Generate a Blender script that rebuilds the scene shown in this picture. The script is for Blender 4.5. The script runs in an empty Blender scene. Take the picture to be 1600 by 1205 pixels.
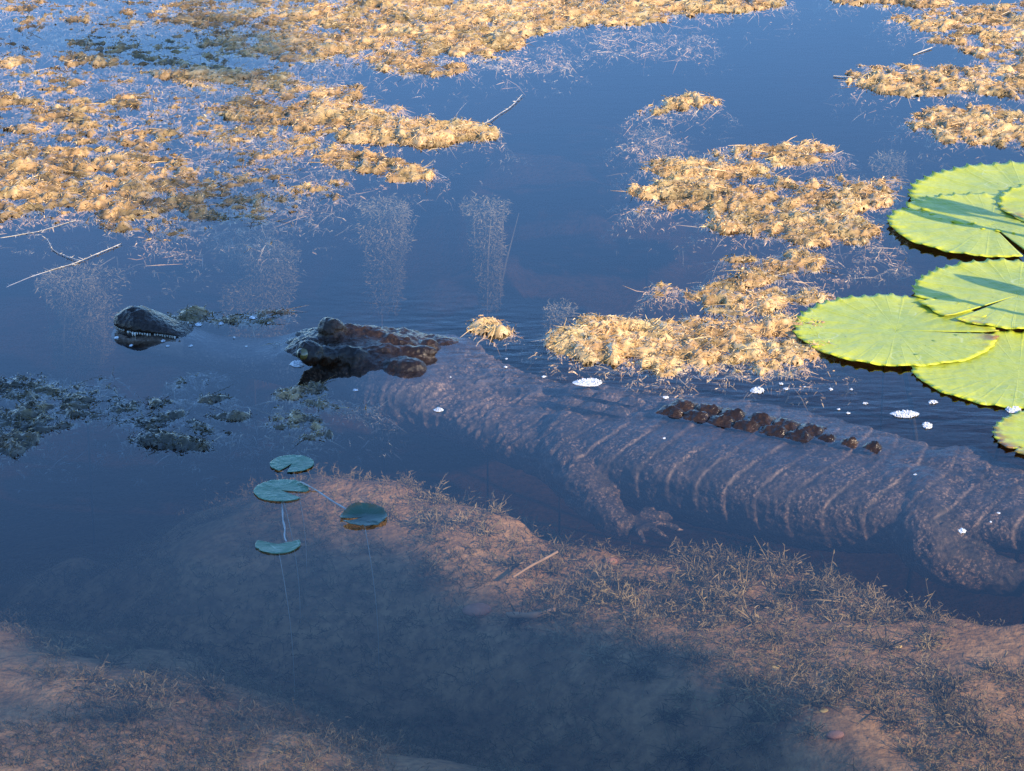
import bpy, math, random
import numpy as np
from mathutils import Vector, Matrix
R = math.radians
random.seed(7)
rng = np.random.default_rng(11)
scn = bpy.context.scene
COL = scn.collection

# ------------------------------------------------------------------ camera
PITCH, HALF_H, DIST = R(21.5), R(9.5), 4.6
cam_d = bpy.data.cameras.new('camera')
cam = bpy.data.objects.new('camera', cam_d); COL.objects.link(cam)
cam.location = (0, -DIST * math.cos(PITCH), DIST * math.sin(PITCH))
cam.rotation_euler = (math.pi / 2 - PITCH, 0, 0)
cam_d.angle = 2 * HALF_H
cam_d.clip_start, cam_d.clip_end = 0.05, 600
scn.camera = cam

# ------------------------------------------------------------------ light
SUN_EL, SUN_AZ = R(25), R(-40)                 # azimuth of the sun seen from the pond, from +X towards +Y
TO_SUN = np.array([math.cos(SUN_EL) * math.cos(SUN_AZ), math.cos(SUN_EL) * math.sin(SUN_AZ), math.sin(SUN_EL)])
sun_d = bpy.data.lights.new('sun', 'SUN'); sun_d.energy = 3.2; sun_d.angle = R(0.53); sun_d.color = (1, 0.80, 0.56)
sun = bpy.data.objects.new('sun', sun_d); COL.objects.link(sun)
sun.rotation_euler = Vector(-TO_SUN).to_track_quat('-Z', 'Y').to_euler()
world = bpy.data.worlds.new('World'); scn.world = world; world.use_nodes = True
wn = world.node_tree.nodes; wl = world.node_tree.links
bg = wn['Background']; bg.inputs[1].default_value = 0.15
sky = wn.new('ShaderNodeTexSky'); sky.sky_type = 'NISHITA'; sky.sun_disc = False
sky.sun_elevation = SUN_EL
sky.sun_rotation = math.pi / 2 - SUN_AZ
sky.air_density = 1.0; sky.dust_density = 0.0; sky.ozone_density = 8.0
wl.new(sky.outputs[0], bg.inputs[0])
scn.view_settings.view_transform = 'Standard'
scn.view_settings.look = 'None'
scn.view_settings.gamma = 1
scn.view_settings.exposure = 1.75
scn.cycles.use_denoising = True
scn.cycles.transparent_max_bounces = 12
scn.cycles.max_bounces = 6
scn.cycles.volume_bounces = 0
scn.cycles.caustics_reflective = False
scn.cycles.caustics_refractive = False

# ------------------------------------------------------------------ helpers
F_PX = 800 / math.tan(HALF_H)
CAM = np.array(cam.location); FW = np.array([0, math.cos(PITCH), -math.sin(PITCH)]); UP = np.array([0, math.sin(PITCH), math.cos(PITCH)])
def P(x, y, z=0.0):
    """the place in the pond, at height z, that the photograph shows at (x, y)"""
    d = FW + np.array([1., 0, 0]) * (x - 800) / F_PX + UP * (602.5 - y) / F_PX
    return CAM + d * ((z - CAM[2]) / d[2])
def PX(p):
    """inverse of P for arrays"""
    v = np.asarray(p) - CAM
    dep = v @ FW
    return np.stack([800 + v[..., 0] / dep * F_PX, 602.5 - (v @ UP) / dep * F_PX], -1)

def hash3(ix, iy, iz):
    h = (ix * 374761393 + iy * 668265263 + iz * 2147483647 + 1013904223) & 0xFFFFFFFF
    h = ((h ^ (h >> 13)) * 1274126177) & 0xFFFFFFFF
    h = ((h ^ (h >> 16)) * 2246822519) & 0xFFFFFFFF
    return ((h ^ (h >> 15)) & 0xFFFFFF) / float(0xFFFFFF)
def noise(p, freq=1.0, seed=0):
    """value noise, -1..1, p (...,2|3)"""
    p = np.asarray(p, float) * freq
    if p.shape[-1] == 2: p = np.concatenate([p, np.zeros(p.shape[:-1] + (1,))], -1)
    p = p + seed * 17.31
    i = np.floor(p).astype(np.int64); f = p - i
    f = f * f * f * (f * (f * 6 - 15) + 10)
    x, y, z = i[..., 0], i[..., 1], i[..., 2]; fx, fy, fz = f[..., 0], f[..., 1], f[..., 2]
    def L(a, b, t): return a + (b - a) * t
    v = L(L(L(hash3(x, y, z), hash3(x + 1, y, z), fx), L(hash3(x, y + 1, z), hash3(x + 1, y + 1, z), fx), fy),
          L(L(hash3(x, y, z + 1), hash3(x + 1, y, z + 1), fx), L(hash3(x, y + 1, z + 1), hash3(x + 1, y + 1, z + 1), fx), fy), fz)
    return v * 2 - 1
def fbm(p, freq, octv=3, seed=0, gain=0.5):
    s = 0; a = 1; t = 0
    for k in range(octv):
        s = s + a * noise(p, freq * 2.03 ** k, seed + k); t += a; a *= gain
    return s / t
def sat(x): return np.clip(x, 0, 1)
def smooth(a, b, x):
    t = sat((x - a) / (b - a)); return t * t * (3 - 2 * t)

def mesh_np(name, verts, faces, mat, parent=None, loc=(0, 0, 0), smooth_=True, attrs=None):
    """verts (N,3) world coordinates, faces list of index arrays with 3 or 4 columns"""
    me = bpy.data.meshes.new(name)
    verts = np.asarray(verts, np.float32) - np.asarray(loc, np.float32)
    fl = [np.asarray(f, np.int32) for f in (faces if isinstance(faces, list) else [faces]) if len(f)]
    loops = np.concatenate([f.ravel() for f in fl])
    sizes = np.concatenate([np.full(len(f), f.shape[1], np.int32) for f in fl])
    starts = np.concatenate([[0], np.cumsum(sizes)[:-1]]).astype(np.int32)
    me.vertices.add(len(verts)); me.vertices.foreach_set('co', verts.ravel())
    me.loops.add(len(loops)); me.loops.foreach_set('vertex_index', loops)
    me.polygons.add(len(sizes)); me.polygons.foreach_set('loop_start', starts)
    me.update(calc_edges=True); me.validate()
    me.polygons.foreach_set('use_smooth', np.full(len(me.polygons), smooth_, bool))
    for k, v in (attrs or {}).items():
        a = me.attributes.new(k, 'FLOAT', 'POINT'); a.data.foreach_set('value', np.asarray(v, np.float32))
    if mat: me.materials.append(mat)
    o = bpy.data.objects.new(name, me); COL.objects.link(o)
    if parent is not None: o.parent = parent
    else: o.location = loc
    return o
def empty(name, loc):
    o = bpy.data.objects.new(name, None); o.location = loc; o.empty_display_size = 0.05; COL.objects.link(o); return o
def tag(o, label=None, cat=None, group=None, kind=None):
    if label: o['label'] = label
    if cat: o['category'] = cat
    if group: o['group'] = group
    if kind: o['kind'] = kind
    return o
def grid_faces(nu, nv, wrap_v=False):
    u = np.arange(nu - 1)[:, None]; v = np.arange(nv if wrap_v else nv - 1)[None, :]
    a = u * nv + v; b = u * nv + (v + 1) % nv
    return np.stack([a, b, b + nv, a + nv], -1).reshape(-1, 4)
def tube(path, rad, n=8, caps=True):
    """tapered tube along a polyline -> verts, faces"""
    path = np.asarray(path, float); rad = np.broadcast_to(np.asarray(rad, float), (len(path),))
    t = np.gradient(path, axis=0); t /= np.linalg.norm(t, axis=1)[:, None] + 1e-12
    ref = np.where(np.abs(t[:, 2:3]) > 0.9, np.array([[1., 0, 0]]), np.array([[0, 0, 1.]]))
    a = np.cross(t, ref); a /= np.linalg.norm(a, axis=1)[:, None]; b = np.cross(t, a)
    th = np.linspace(0, 2 * np.pi, n, endpoint=False)
    v = path[:, None] + rad[:, None, None] * (a[:, None] * np.cos(th)[None, :, None] + b[:, None] * np.sin(th)[None, :, None])
    v = v.reshape(-1, 3); f = [grid_faces(len(path), n, True)]
    if caps:
        m = len(v); v = np.vstack([v, path[0], path[-1]]); k = np.arange(n); e = (len(path) - 1) * n
        f.append(np.stack([k * 0 + m, (k + 1) % n, k], -1)); f.append(np.stack([k * 0 + m + 1, e + k, e + (k + 1) % n], -1))
    return v, f
def merge(parts):
    vs, f3, f4, off = [], [], [], 0
    for v, fs in parts:
        for f in (fs if isinstance(fs, list) else [fs]):
            (f3 if f.shape[1] == 3 else f4).append(np.asarray(f) + off)
        vs.append(v); off += len(v)
    out = [np.concatenate(x) for x in (f3, f4) if x]
    return np.vstack(vs), out
def ellipsoid(c, r, axis=(1, 0), nu=16, nv=20):
    """ellipsoid, first radius along the horizontal axis"""
    ax = np.array([axis[0], axis[1], 0.]); ax /= np.linalg.norm(ax); ay = np.array([-ax[1], ax[0], 0.]); az = np.array([0, 0, 1.])
    th = np.linspace(0.02, np.pi - 0.02, nu); ph = np.linspace(0, 2 * np.pi, nv, endpoint=False)
    T, H = np.meshgrid(th, ph, indexing='ij')
    v = np.array(c) + (np.sin(T) * np.cos(H))[..., None] * ax * r[0] + (np.sin(T) * np.sin(H))[..., None] * ay * r[1] + np.cos(T)[..., None] * az * r[2]
    v = v.reshape(-1, 3); f = [grid_faces(nu, nv, True)[:, ::-1]]
    k = np.arange(nv); m = len(v)
    v = np.vstack([v, v[:nv].mean(0), v[-nv:].mean(0)])
    f.append(np.stack([k * 0 + m, k, (k + 1) % nv], -1)); e = (nu - 1) * nv
    f.append(np.stack([k * 0 + m + 1, e + (k + 1) % nv, e + k], -1))
    return v, f
def blades(base, dirs, length, width, bend, tone):
    """many thin bent leaf strips -> verts, quads, tone per vertex"""
    n = len(base); d = dirs / (np.linalg.norm(dirs, axis=1)[:, None] + 1e-9)
    side = np.cross(d, rng.normal(size=(n, 3))); side /= np.linalg.norm(side, axis=1)[:, None] + 1e-9
    L = np.asarray(length)[:, None]; W = np.asarray(width)[:, None]
    p0 = base; p1 = base + d * L * 0.5 + bend * 0.25; p2 = base + d * L + bend
    v = np.stack([p0 - side * W * .35, p0 + side * W * .35, p1 - side * W * .5, p1 + side * W * .5, p2 - side * W * .12, p2 + side * W * .12], 1).reshape(-1, 3)
    k = np.arange(n)[:, None] * 6
    f = np.concatenate([k + np.array([[0, 1, 3, 2]]), k + np.array([[2, 3, 5, 4]])])
    return v, f, np.repeat(tone, 6)

# ------------------------------------------------------------------ materials
class MB:
    def __init__(s, name):
        s.m = bpy.data.materials.new(name); s.m.use_nodes = True
        s.n = s.m.node_tree.nodes; s.l = s.m.node_tree.links
        s.b = s.n['Principled BSDF']; s.out = s.n['Material Output']
    def node(s, t, **kw):
        x = s.n.new(t)
        for k, v in kw.items():
            if k.startswith('i_'): x.inputs[k[2:].replace('_', ' ')].default_value = v
            else: setattr(x, k, v)
        return x
    def link(s, a, b): s.l.new(a, b)
    def coord(s): return s.node('ShaderNodeTexCoord').outputs['Object']
    def pos(s): return s.node('ShaderNodeNewGeometry').outputs['Position']
    def noise(s, scale, detail=4, rough=.55, vec=None):
        t = s.node('ShaderNodeTexNoise', i_Scale=scale, i_Detail=detail, i_Roughness=rough)
        s.link(vec if vec is not None else s.pos(), t.inputs['Vector']); return t.outputs['Fac']
    def vor(s, scale, feature='F1', vec=None):
        t = s.node('ShaderNodeTexVoronoi', feature=feature, i_Scale=scale)
        s.link(vec if vec is not None else s.pos(), t.inputs['Vector']); return t.outputs['Distance']
    def ramp(s, fac, stops):
        r = s.node('ShaderNodeValToRGB'); e = r.color_ramp.elements
        while len(e) < len(stops): e.new(0.5)
        for x, (p, c) in zip(e, stops): x.position = p; x.color = (*c, 1)
        s.link(fac, r.inputs[0]); return r.outputs[0]
    def attr(s, name): return s.node('ShaderNodeAttribute', attribute_name=name).outputs['Fac']
    def math(s, op, a, b=None, c=None, clamp=False):
        x = s.node('ShaderNodeMath', operation=op); x.use_clamp = clamp
        for i, v in enumerate((a, b, c)):
            if v is None: continue
            if isinstance(v, (int, float)): x.inputs[i].default_value = v
            else: s.link(v, x.inputs[i])
        return x.outputs[0]
    def mix(s, fac, a, b, blend='MIX'):
        x = s.node('ShaderNodeMix', data_type='RGBA', blend_type=blend)
        for sock, v in ((x.inputs[0], fac), (x.inputs[6], a), (x.inputs[7], b)):
            if isinstance(v, (int, float)): sock.default_value = v
            elif isinstance(v, tuple): sock.default_value = (*v, 1)
            else: s.link(v, sock)
        return x.outputs[2]
    def bump(s, h, strength, dist=0.01, normal=None):
        x = s.node('ShaderNodeBump', i_Strength=strength, i_Distance=dist); s.link(h, x.inputs['Height'])
        if normal is not None: s.link(normal, x.inputs['Normal'])
        return x.outputs[0]
    def base(s, c):
        if isinstance(c, tuple): s.b.inputs['Base Color'].default_value = (*c, 1)
        else: s.link(c, s.b.inputs['Base Color'])
    def set(s, **kw):
        for k, v in kw.items(): s.b.inputs[k.replace('_', ' ')].default_value = v
    def normal(s, n): s.link(n, s.b.inputs['Normal'])

def mat_water():
    m = MB('water')
    pos = m.pos()
    mp = m.node('ShaderNodeMapping'); m.link(pos, mp.inputs[0]); mp.inputs['Scale'].default_value = (1, 2.2, 1)
    n1 = m.noise(7, 2, .5, mp.outputs[0]); n2 = m.noise(28, 2, .5, mp.outputs[0])
    # wind and the animal ruffle the surface along its back
    sx = m.node('ShaderNodeSeparateXYZ'); m.link(pos, sx.inputs[0])
    line = m.math('ADD', m.math('MULTIPLY', sx.outputs[0], 0.45), sx.outputs[1])
    near = m.math('SUBTRACT', 1.0, m.math('MULTIPLY', m.math('ABSOLUTE', m.math('SUBTRACT', line, 0.16)), 4.2), clamp=True)
    near = m.math('MULTIPLY', near, m.math('MULTIPLY', m.math('ADD', sx.outputs[0], 0.35), 3.0, clamp=True))
    amp = m.math('ADD', 0.018, m.math('MULTIPLY', near, 0.38))
    h = m.math('MULTIPLY', m.math('ADD', m.math('MULTIPLY', n1, 1.0), m.math('MULTIPLY', n2, 0.45)), amp)
    bmp = m.bump(h, 0.35, 0.012)
    geo = m.node('ShaderNodeNewGeometry'); dt = m.node('ShaderNodeVectorMath', operation='DOT_PRODUCT'); m.link(bmp, dt.inputs[0]); m.link(geo.outputs['Incoming'], dt.inputs[1])
    # Schlick reflectance of water, the same from above and from below
    fr = m.math('ADD', .024, m.math('MULTIPLY', .976, m.math('POWER', m.math('SUBTRACT', 1.0, m.math('ABSOLUTE', dt.outputs['Value']), clamp=True), 5.0)), clamp=True)
    gl = m.node('ShaderNodeBsdfGlossy', i_Roughness=0.03); m.link(bmp, gl.inputs['Normal'])
    tr = m.node('ShaderNodeBsdfTransparent')
    mx = m.node('ShaderNodeMixShader')
    m.link(fr, mx.inputs[0]); m.link(tr.outputs[0], mx.inputs[1]); m.link(gl.outputs[0], mx.inputs[2])
    m.link(mx.outputs[0], m.out.inputs['Surface'])
    ab = m.node('ShaderNodeVolumeAbsorption', i_Density=2.1); ab.inputs['Color'].default_value = (0.41, 0.34, 0.245, 1)
    m.link(ab.outputs[0], m.out.inputs['Volume'])
    m.n.remove(m.b)
    return m.m
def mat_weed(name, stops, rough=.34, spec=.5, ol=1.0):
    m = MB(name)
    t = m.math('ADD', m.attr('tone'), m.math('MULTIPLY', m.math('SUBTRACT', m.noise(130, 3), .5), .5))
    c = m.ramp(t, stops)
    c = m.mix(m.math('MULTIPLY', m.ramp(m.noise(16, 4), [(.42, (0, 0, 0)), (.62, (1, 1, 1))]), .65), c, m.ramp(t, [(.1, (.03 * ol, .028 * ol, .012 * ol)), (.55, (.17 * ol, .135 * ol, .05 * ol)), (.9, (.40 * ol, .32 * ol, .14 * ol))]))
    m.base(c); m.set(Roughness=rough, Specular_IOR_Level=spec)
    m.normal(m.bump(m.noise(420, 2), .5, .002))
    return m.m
def mat_bed():
    m = MB('pond_bed')
    n = m.noise(11, 8, .68); c = m.ramp(n, [(.25, (.18, .115, .065)), (.5, (.44, .27, .14)), (.75, (.63, .41, .22))])
    c = m.mix(m.math('MULTIPLY', m.ramp(m.noise(70, 4), [(.45, (0, 0, 0)), (.62, (1, 1, 1))]), .5), c, (.16, .11, .07))
    m.base(c); m.set(Roughness=.9, Specular_IOR_Level=.1)
    m.normal(m.bump(m.noise(90, 4), .6, .01)); return m.m
def mat_croc():
    m = MB('crocodile_skin')
    n = m.noise(45, 6, .7); n2 = m.noise(10, 3); n3 = m.noise(190, 5, .8)
    t = m.math('ADD', m.math('MULTIPLY', n, .55), m.math('ADD', m.math('MULTIPLY', n2, .35), m.math('MULTIPLY', n3, .35)))
    silt_unshaded = m.ramp(t, [(.50, (.008, .007, .007)), (.62, (.026, .019, .015)), (.74, (.072, .048, .034)), (.85, (.19, .12, .078))])
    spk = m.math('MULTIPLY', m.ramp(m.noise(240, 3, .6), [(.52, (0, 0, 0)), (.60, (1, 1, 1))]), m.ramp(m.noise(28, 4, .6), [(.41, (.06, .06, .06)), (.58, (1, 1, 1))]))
    silt_unshaded = m.mix(m.math('MULTIPLY', spk, .65), silt_unshaded, (.26, .165, .11))
    silt_unshaded = m.mix(m.math('MULTIPLY', m.ramp(m.vor(125, 'DISTANCE_TO_EDGE'), [(.03, (1, 1, 1)), (.12, (0, 0, 0))]), .45), silt_unshaded, (.010, .009, .009))
    wet_shaded = m.ramp(t, [(.45, (.010, .007, .005)), (.66, (.022, .013, .008)), (.86, (.08, .042, .02))])  # skin above water: wet, with shade put into the colour
    c = m.mix(m.attr('silt_unshaded'), wet_shaded, m.mix(m.math('MULTIPLY', m.attr('row_shadow_joints'), .8), silt_unshaded, (.010, .009, .009)))
    c = m.mix(m.math('MULTIPLY', m.attr('edge'), .36), c, (.27, .185, .13))
    m.base(c); m.set(Specular_IOR_Level=.26)
    m.link(m.math('ADD', .16, m.math('MULTIPLY', m.attr('silt_unshaded'), .5)), m.b.inputs['Roughness'])
    v = m.vor(130)
    m.normal(m.bump(v, .5, .0038, m.bump(n3, .4, .004))); return m.m
def mat_pad(name, mid, edge, dark, rough=.42):
    m = MB(name)
    pr, pt = m.attr('pr'), m.attr('pt')
    c = m.mix(m.math('POWER', pr, 3.0), mid, edge)
    c = m.mix(m.math('MULTIPLY', m.ramp(m.noise(14, 5, .65), [(.40, (0, 0, 0)), (.66, (1, 1, 1))]), .6), c, dark)
    c = m.mix(m.math('MULTIPLY', m.ramp(m.noise(7, 3), [(.5, (0, 0, 0)), (.7, (1, 1, 1))]), .5), c, edge)
    c = m.mix(m.math('MULTIPLY', m.ramp(m.noise(230, 2), [(.70, (0, 0, 0)), (.76, (1, 1, 1))]), .6), c, (.20, .17, .06))
    # radiating veins, forked towards the rim
    def veins(k, sharp, r0):
        w = m.math('ABSOLUTE', m.math('SINE', m.math('ADD', m.math('MULTIPLY', pt, k), m.math('MULTIPLY', m.noise(9, 2), .5))))
        v = m.math('POWER', m.math('SUBTRACT', 1.0, w, clamp=True), sharp)
        return m.math('MULTIPLY', v, m.math('GREATER_THAN', pr, r0))
    v = m.math('ADD', veins(9, 22, .0), m.math('MULTIPLY', veins(18, 14, .45), .6), clamp=True)
    c = m.mix(m.math('MULTIPLY', v, .6), c, edge)
    spots = m.ramp(m.vor(38), [(.05, (1, 1, 1)), (.075, (0, 0, 0))])
    keep = m.ramp(m.noise(17, 2), [(.46, (0, 0, 0)), (.5, (1, 1, 1))])
    c = m.mix(m.math('MULTIPLY', m.math('MULTIPLY', spots, keep), .8), c, (.13, .10, .03))
    # dried rings left by water drops
    d = m.vor(9.5); ring = m.math('SUBTRACT', 1.0, m.math('MULTIPLY', m.math('ABSOLUTE', m.math('SUBTRACT', d, m.math('ADD', .16, m.math('MULTIPLY', m.noise(40, 1), .12)))), 70), clamp=True)
    c = m.mix(m.math('MULTIPLY', ring, m.math('MULTIPLY', keep, .35)), c, (.62, .66, .45))
    # brown decayed rim
    rot = m.math('MULTIPLY', m.attr('rot'), m.ramp(m.noise(60, 4), [(.40, (0, 0, 0)), (.55, (1, 1, 1))]))
    c = m.mix(rot, c, (.22, .11, .04))
    m.base(c); m.set(Roughness=rough, Specular_IOR_Level=.5)
    m.normal(m.bump(v, .3, .003, m.bump(m.noise(40, 3), .4, .008)))
    tr = m.node('ShaderNodeBsdfTranslucent'); m.link(c, tr.inputs[0])
    mx = m.node('ShaderNodeMixShader', i_Fac=.18)
    m.link(m.b.outputs[0], mx.inputs[1]); m.link(tr.outputs[0], mx.inputs[2]); m.link(mx.outputs[0], m.out.inputs[0])
    return m.m
def mat_plain(name, col, rough=.5, spec=.5, var=None, scale=60):
    m = MB(name)
    m.base(m.ramp(m.noise(scale, 4), [(.35, col), (.68, var or tuple(min(1, x * 1.5) for x in col))]))
    m.set(Roughness=rough, Specular_IOR_Level=spec); m.normal(m.bump(m.noise(scale * 3, 3), .3, .003)); return m.m
M = dict(
    water=mat_water(), bed=mat_bed(), croc=mat_croc(),
    weed=mat_weed('pond_weed', [(.05, (.055, .045, .018)), (.3, (.17, .105, .04)), (.55, (.40, .235, .088)), (.85, (.58, .38, .165))]),
    weed_shaded=mat_weed('shaded_pond_weed', [(.05, (.012, .011, .006)), (.4, (.035, .03, .016)), (.72, (.11, .075, .035)), (.98, (.34, .23, .10))], .28, .6, .35),  # pond weed again, with the tree shade painted into its colours
    sub=mat_weed('submerged_weed', [(.05, (.10, .085, .05)), (.4, (.21, .175, .10)), (.8, (.34, .27, .16))], .8, .1),
    pad=mat_pad('lily_pad', (.39, .44, .055), (.56, .57, .03), (.26, .36, .06)),
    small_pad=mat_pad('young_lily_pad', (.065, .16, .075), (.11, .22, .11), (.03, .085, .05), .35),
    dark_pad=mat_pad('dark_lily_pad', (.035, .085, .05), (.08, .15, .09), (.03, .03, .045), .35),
    stalk=mat_plain('stalk', (.05, .042, .025), .6),
    pale_stem=mat_plain('pale_stem', (.32, .29, .24), .6),
    foam=mat_plain('foam', (.22, .24, .25), .35, .5, (.80, .80, .79), 330),
    tooth=mat_plain('tooth', (.36, .34, .29), .3), claw=mat_plain('claw', (.16, .11, .08), .5),
    eye=mat_plain('eye', (.05, .04, .010), .05, .8, (.13, .10, .025)), pupil=mat_plain('pupil', (.004, .004, .004), .08),
    bark=mat_plain('bark', (.14, .10, .07), .9, .2), leaf=mat_plain('leaf', (.05, .09, .03), .5, .4),
    stick=mat_plain('stick', (.36, .25, .16), .8, .2), stone=mat_plain('stone', (.40, .21, .14), .8, .2), yellow=mat_plain('yellow_leaf', (.62, .46, .16), .6, .3),
    bud=mat_plain('bud', (.16, .24, .07), .5),
)

# ------------------------------------------------------------------ pond bed and bank (one sheet), water
def bed_z(x, y):
    p = np.stack([x, y], -1)
    q = PX(np.stack([x, y, np.full_like(x, -.17)], -1))
    # shelf near the bank, dropping away beyond a diagonal line
    line = np.interp(q[..., 0], [-400, 0, 150, 300, 400, 500, 700, 950, 1200, 1400, 1600, 2400], [900, 880, 840, 770, 725, 705, 765, 852, 858, 925, 955, 985])
    d = (q[..., 1] - line) / 420.0                        # about metres on the near side
    shelf = -.15 + .02 * fbm(p, 2.3, 3, 3) + .012 * fbm(p, 9, 3, 5)
    deep = -.62 + .10 * fbm(p, 1.4, 3, 9)
    for mx, my, mr, mh in ((720, 330, .40, .17), (860, 180, .45, .15), (640, 440, .24, .10), (960, 440, .12, .16), (860, 90, .35, .12), (395, 420, .2, .12)):      # mounds added to stand in for milky haze in the water
        m0 = P(mx, my, -.3); deep = deep + mh * np.exp(-((x - m0[0]) ** 2 + (y - m0[1]) ** 2) / mr ** 2) * (.75 + .5 * fbm(p, 6, 3, 77))
    soft = np.interp(q[..., 0], [0, 420, 620], [1.0, .9, .48]); t = smooth(-soft, .06 + .25 * (soft - .3), d + .16 * fbm(p, 4, 3, 21))
    z = deep + (shelf - deep) * t
    # channel added across the shelf so the band of tree shade goes darker
    yc = np.interp(q[..., 0], [-400, 0, 400, 750, 1000, 1250], [760, 850, 965, 1075, 1180, 1300]); hw = np.interp(q[..., 0], [0, 500, 1000], [110, 110, 90])
    z = z - .11 * np.exp(-((q[..., 1] - yc + 25 * noise(p, 7, 33)) / hw) ** 2) * t * smooth(1350, 1150, q[..., 0])
    # bank: rises behind the camera and far across the pond
    r = y + 2.9 + .35 * noise(p, .35, 2) - .12 * x * 0
    bank = .45 + .12 * fbm(p, .4, 3, 8)
    z = z + (bank - z) * smooth(.4, -1.3, r)
    rad = np.sqrt((x / 1.3) ** 2 + (y - 14) ** 2)
    z = z + (bank - z) * smooth(24, 30, rad) * smooth(-4, 0, y)
    return z
ax_ = np.concatenate([np.linspace(-300, -32, 16), np.linspace(-28, -3, 22), np.linspace(-2.4, -1.15, 16), np.linspace(-1.14, 1.14, 190), np.linspace(1.15, 2.4, 16), np.linspace(3, 28, 22), np.linspace(32, 300, 16)])
ay_ = np.concatenate([np.linspace(-300, -18, 14), np.linspace(-15, -2, 30), np.linspace(-1.9, 1.0, 225), np.linspace(1.1, 4, 20), np.linspace(5, 50, 40), np.linspace(60, 300, 10)])
GX, GY = np.meshgrid(ax_, ay_, indexing='ij')
bed = mesh_np('pond_bed', np.stack([GX, GY, bed_z(GX, GY)], -1).reshape(-1, 3), grid_faces(len(ax_), len(ay_)), M['bed'])
tag(bed, 'sandy reddish brown pond bottom rising to a bank', kind='structure')
wv = np.array([(x, y, z) for z in (0, -2.5) for x, y in ((-45, -6), (45, -6), (45, 46), (-45, 46))], float)
water = mesh_np('water', wv, np.array([[0, 1, 2, 3], [7, 6, 5, 4], [0, 4, 5, 1], [1, 5, 6, 2], [2, 6, 7, 3], [3, 7, 4, 0]]), M['water'], smooth_=False)
tag(water, 'still blue pond water reflecting the sky', kind='structure')

# ------------------------------------------------------------------ crocodile
SP = np.array([P(181, 510), P(500, 534), P(690, 556), P(800, 588), P(930, 612), P(1060, 640), P(1212, 667), P(1360, 699), P(1480, 719), P(1600, 738), P(1750, 765), P(2050, 870), P(2450, 950)])
seg = np.concatenate([[0], np.cumsum(np.linalg.norm(np.diff(SP, axis=0), axis=1))])
def gsm(a, s):
    k = np.exp(-.5 * (np.arange(-3 * s, 3 * s + 1) / s) ** 2); k /= k.sum()
    return np.convolve(np.pad(a, 3 * s, mode='reflect', reflect_type='odd'), k, 'valid')
DS = .004
S = np.arange(0, seg[-1], DS)
sx, sy = gsm(np.interp(S, seg, SP[:, 0]), 14), gsm(np.interp(S, seg, SP[:, 1]), 14)
T = np.stack([np.gradient(sx), np.gradient(sy)], -1); T /= np.linalg.norm(T, axis=1)[:, None]
N = np.stack([-T[:, 1], T[:, 0]], -1)                    # towards the far flank
def tab(d, k=3): a = np.array(d); return gsm(np.interp(S, a[:, 0], a[:, 1]), k)
ZT = tab([(0, .008), (.012, .024), (.03, .031), (.05, .030), (.075, .021), (.1, .010), (.125, -.001), (.16, -.013), (.22, -.016), (.27, -.008), (.30, .006), (.33, .015), (.37, .018), (.42, .016), (.47, .010), (.52, .001), (.55, -.012), (.60, -.022), (.7, -.032), (.8, -.028), (.9, -.014), (1.0, -.005), (1.1, -.005), (1.2, -.008), (1.3, -.012), (1.4, -.02), (2.3, -.02)])
WD = tab([(0, .012), (.012, .028), (.03, .037), (.055, .038), (.08, .034), (.11, .034), (.16, .042), (.22, .055), (.28, .064), (.33, .072), (.40, .086), (.46, .104), (.52, .118), (.56, .115), (.62, .108), (.70, .118), (.8, .130), (.9, .145), (1.0, .152), (1.1, .153), (1.2, .148), (1.3, .132), (1.4, .118), (1.5, .10), (1.7, .08), (2.3, .03)])
ZB = tab([(0, -.014), (.012, -.022), (.03, -.03), (.06, -.034), (.16, -.05), (.28, -.065), (.40, -.085), (.5, -.105), (.56, -.105), (.65, -.105), (.8, -.13), (1.0, -.145), (1.2, -.148), (1.3, -.135), (1.38, -.115), (1.5, -.10), (2.3, -.06)])
CROC0 = np.array([sx[250], sy[250], -.2])
def at_s(s, lat=0.0, z=0.0):
    i = min(int(round(s / DS)), len(S) - 1)
    return np.array([sx[i] + N[i, 0] * lat, sy[i] + N[i, 1] * lat, z])
CLAWS = []
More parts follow.
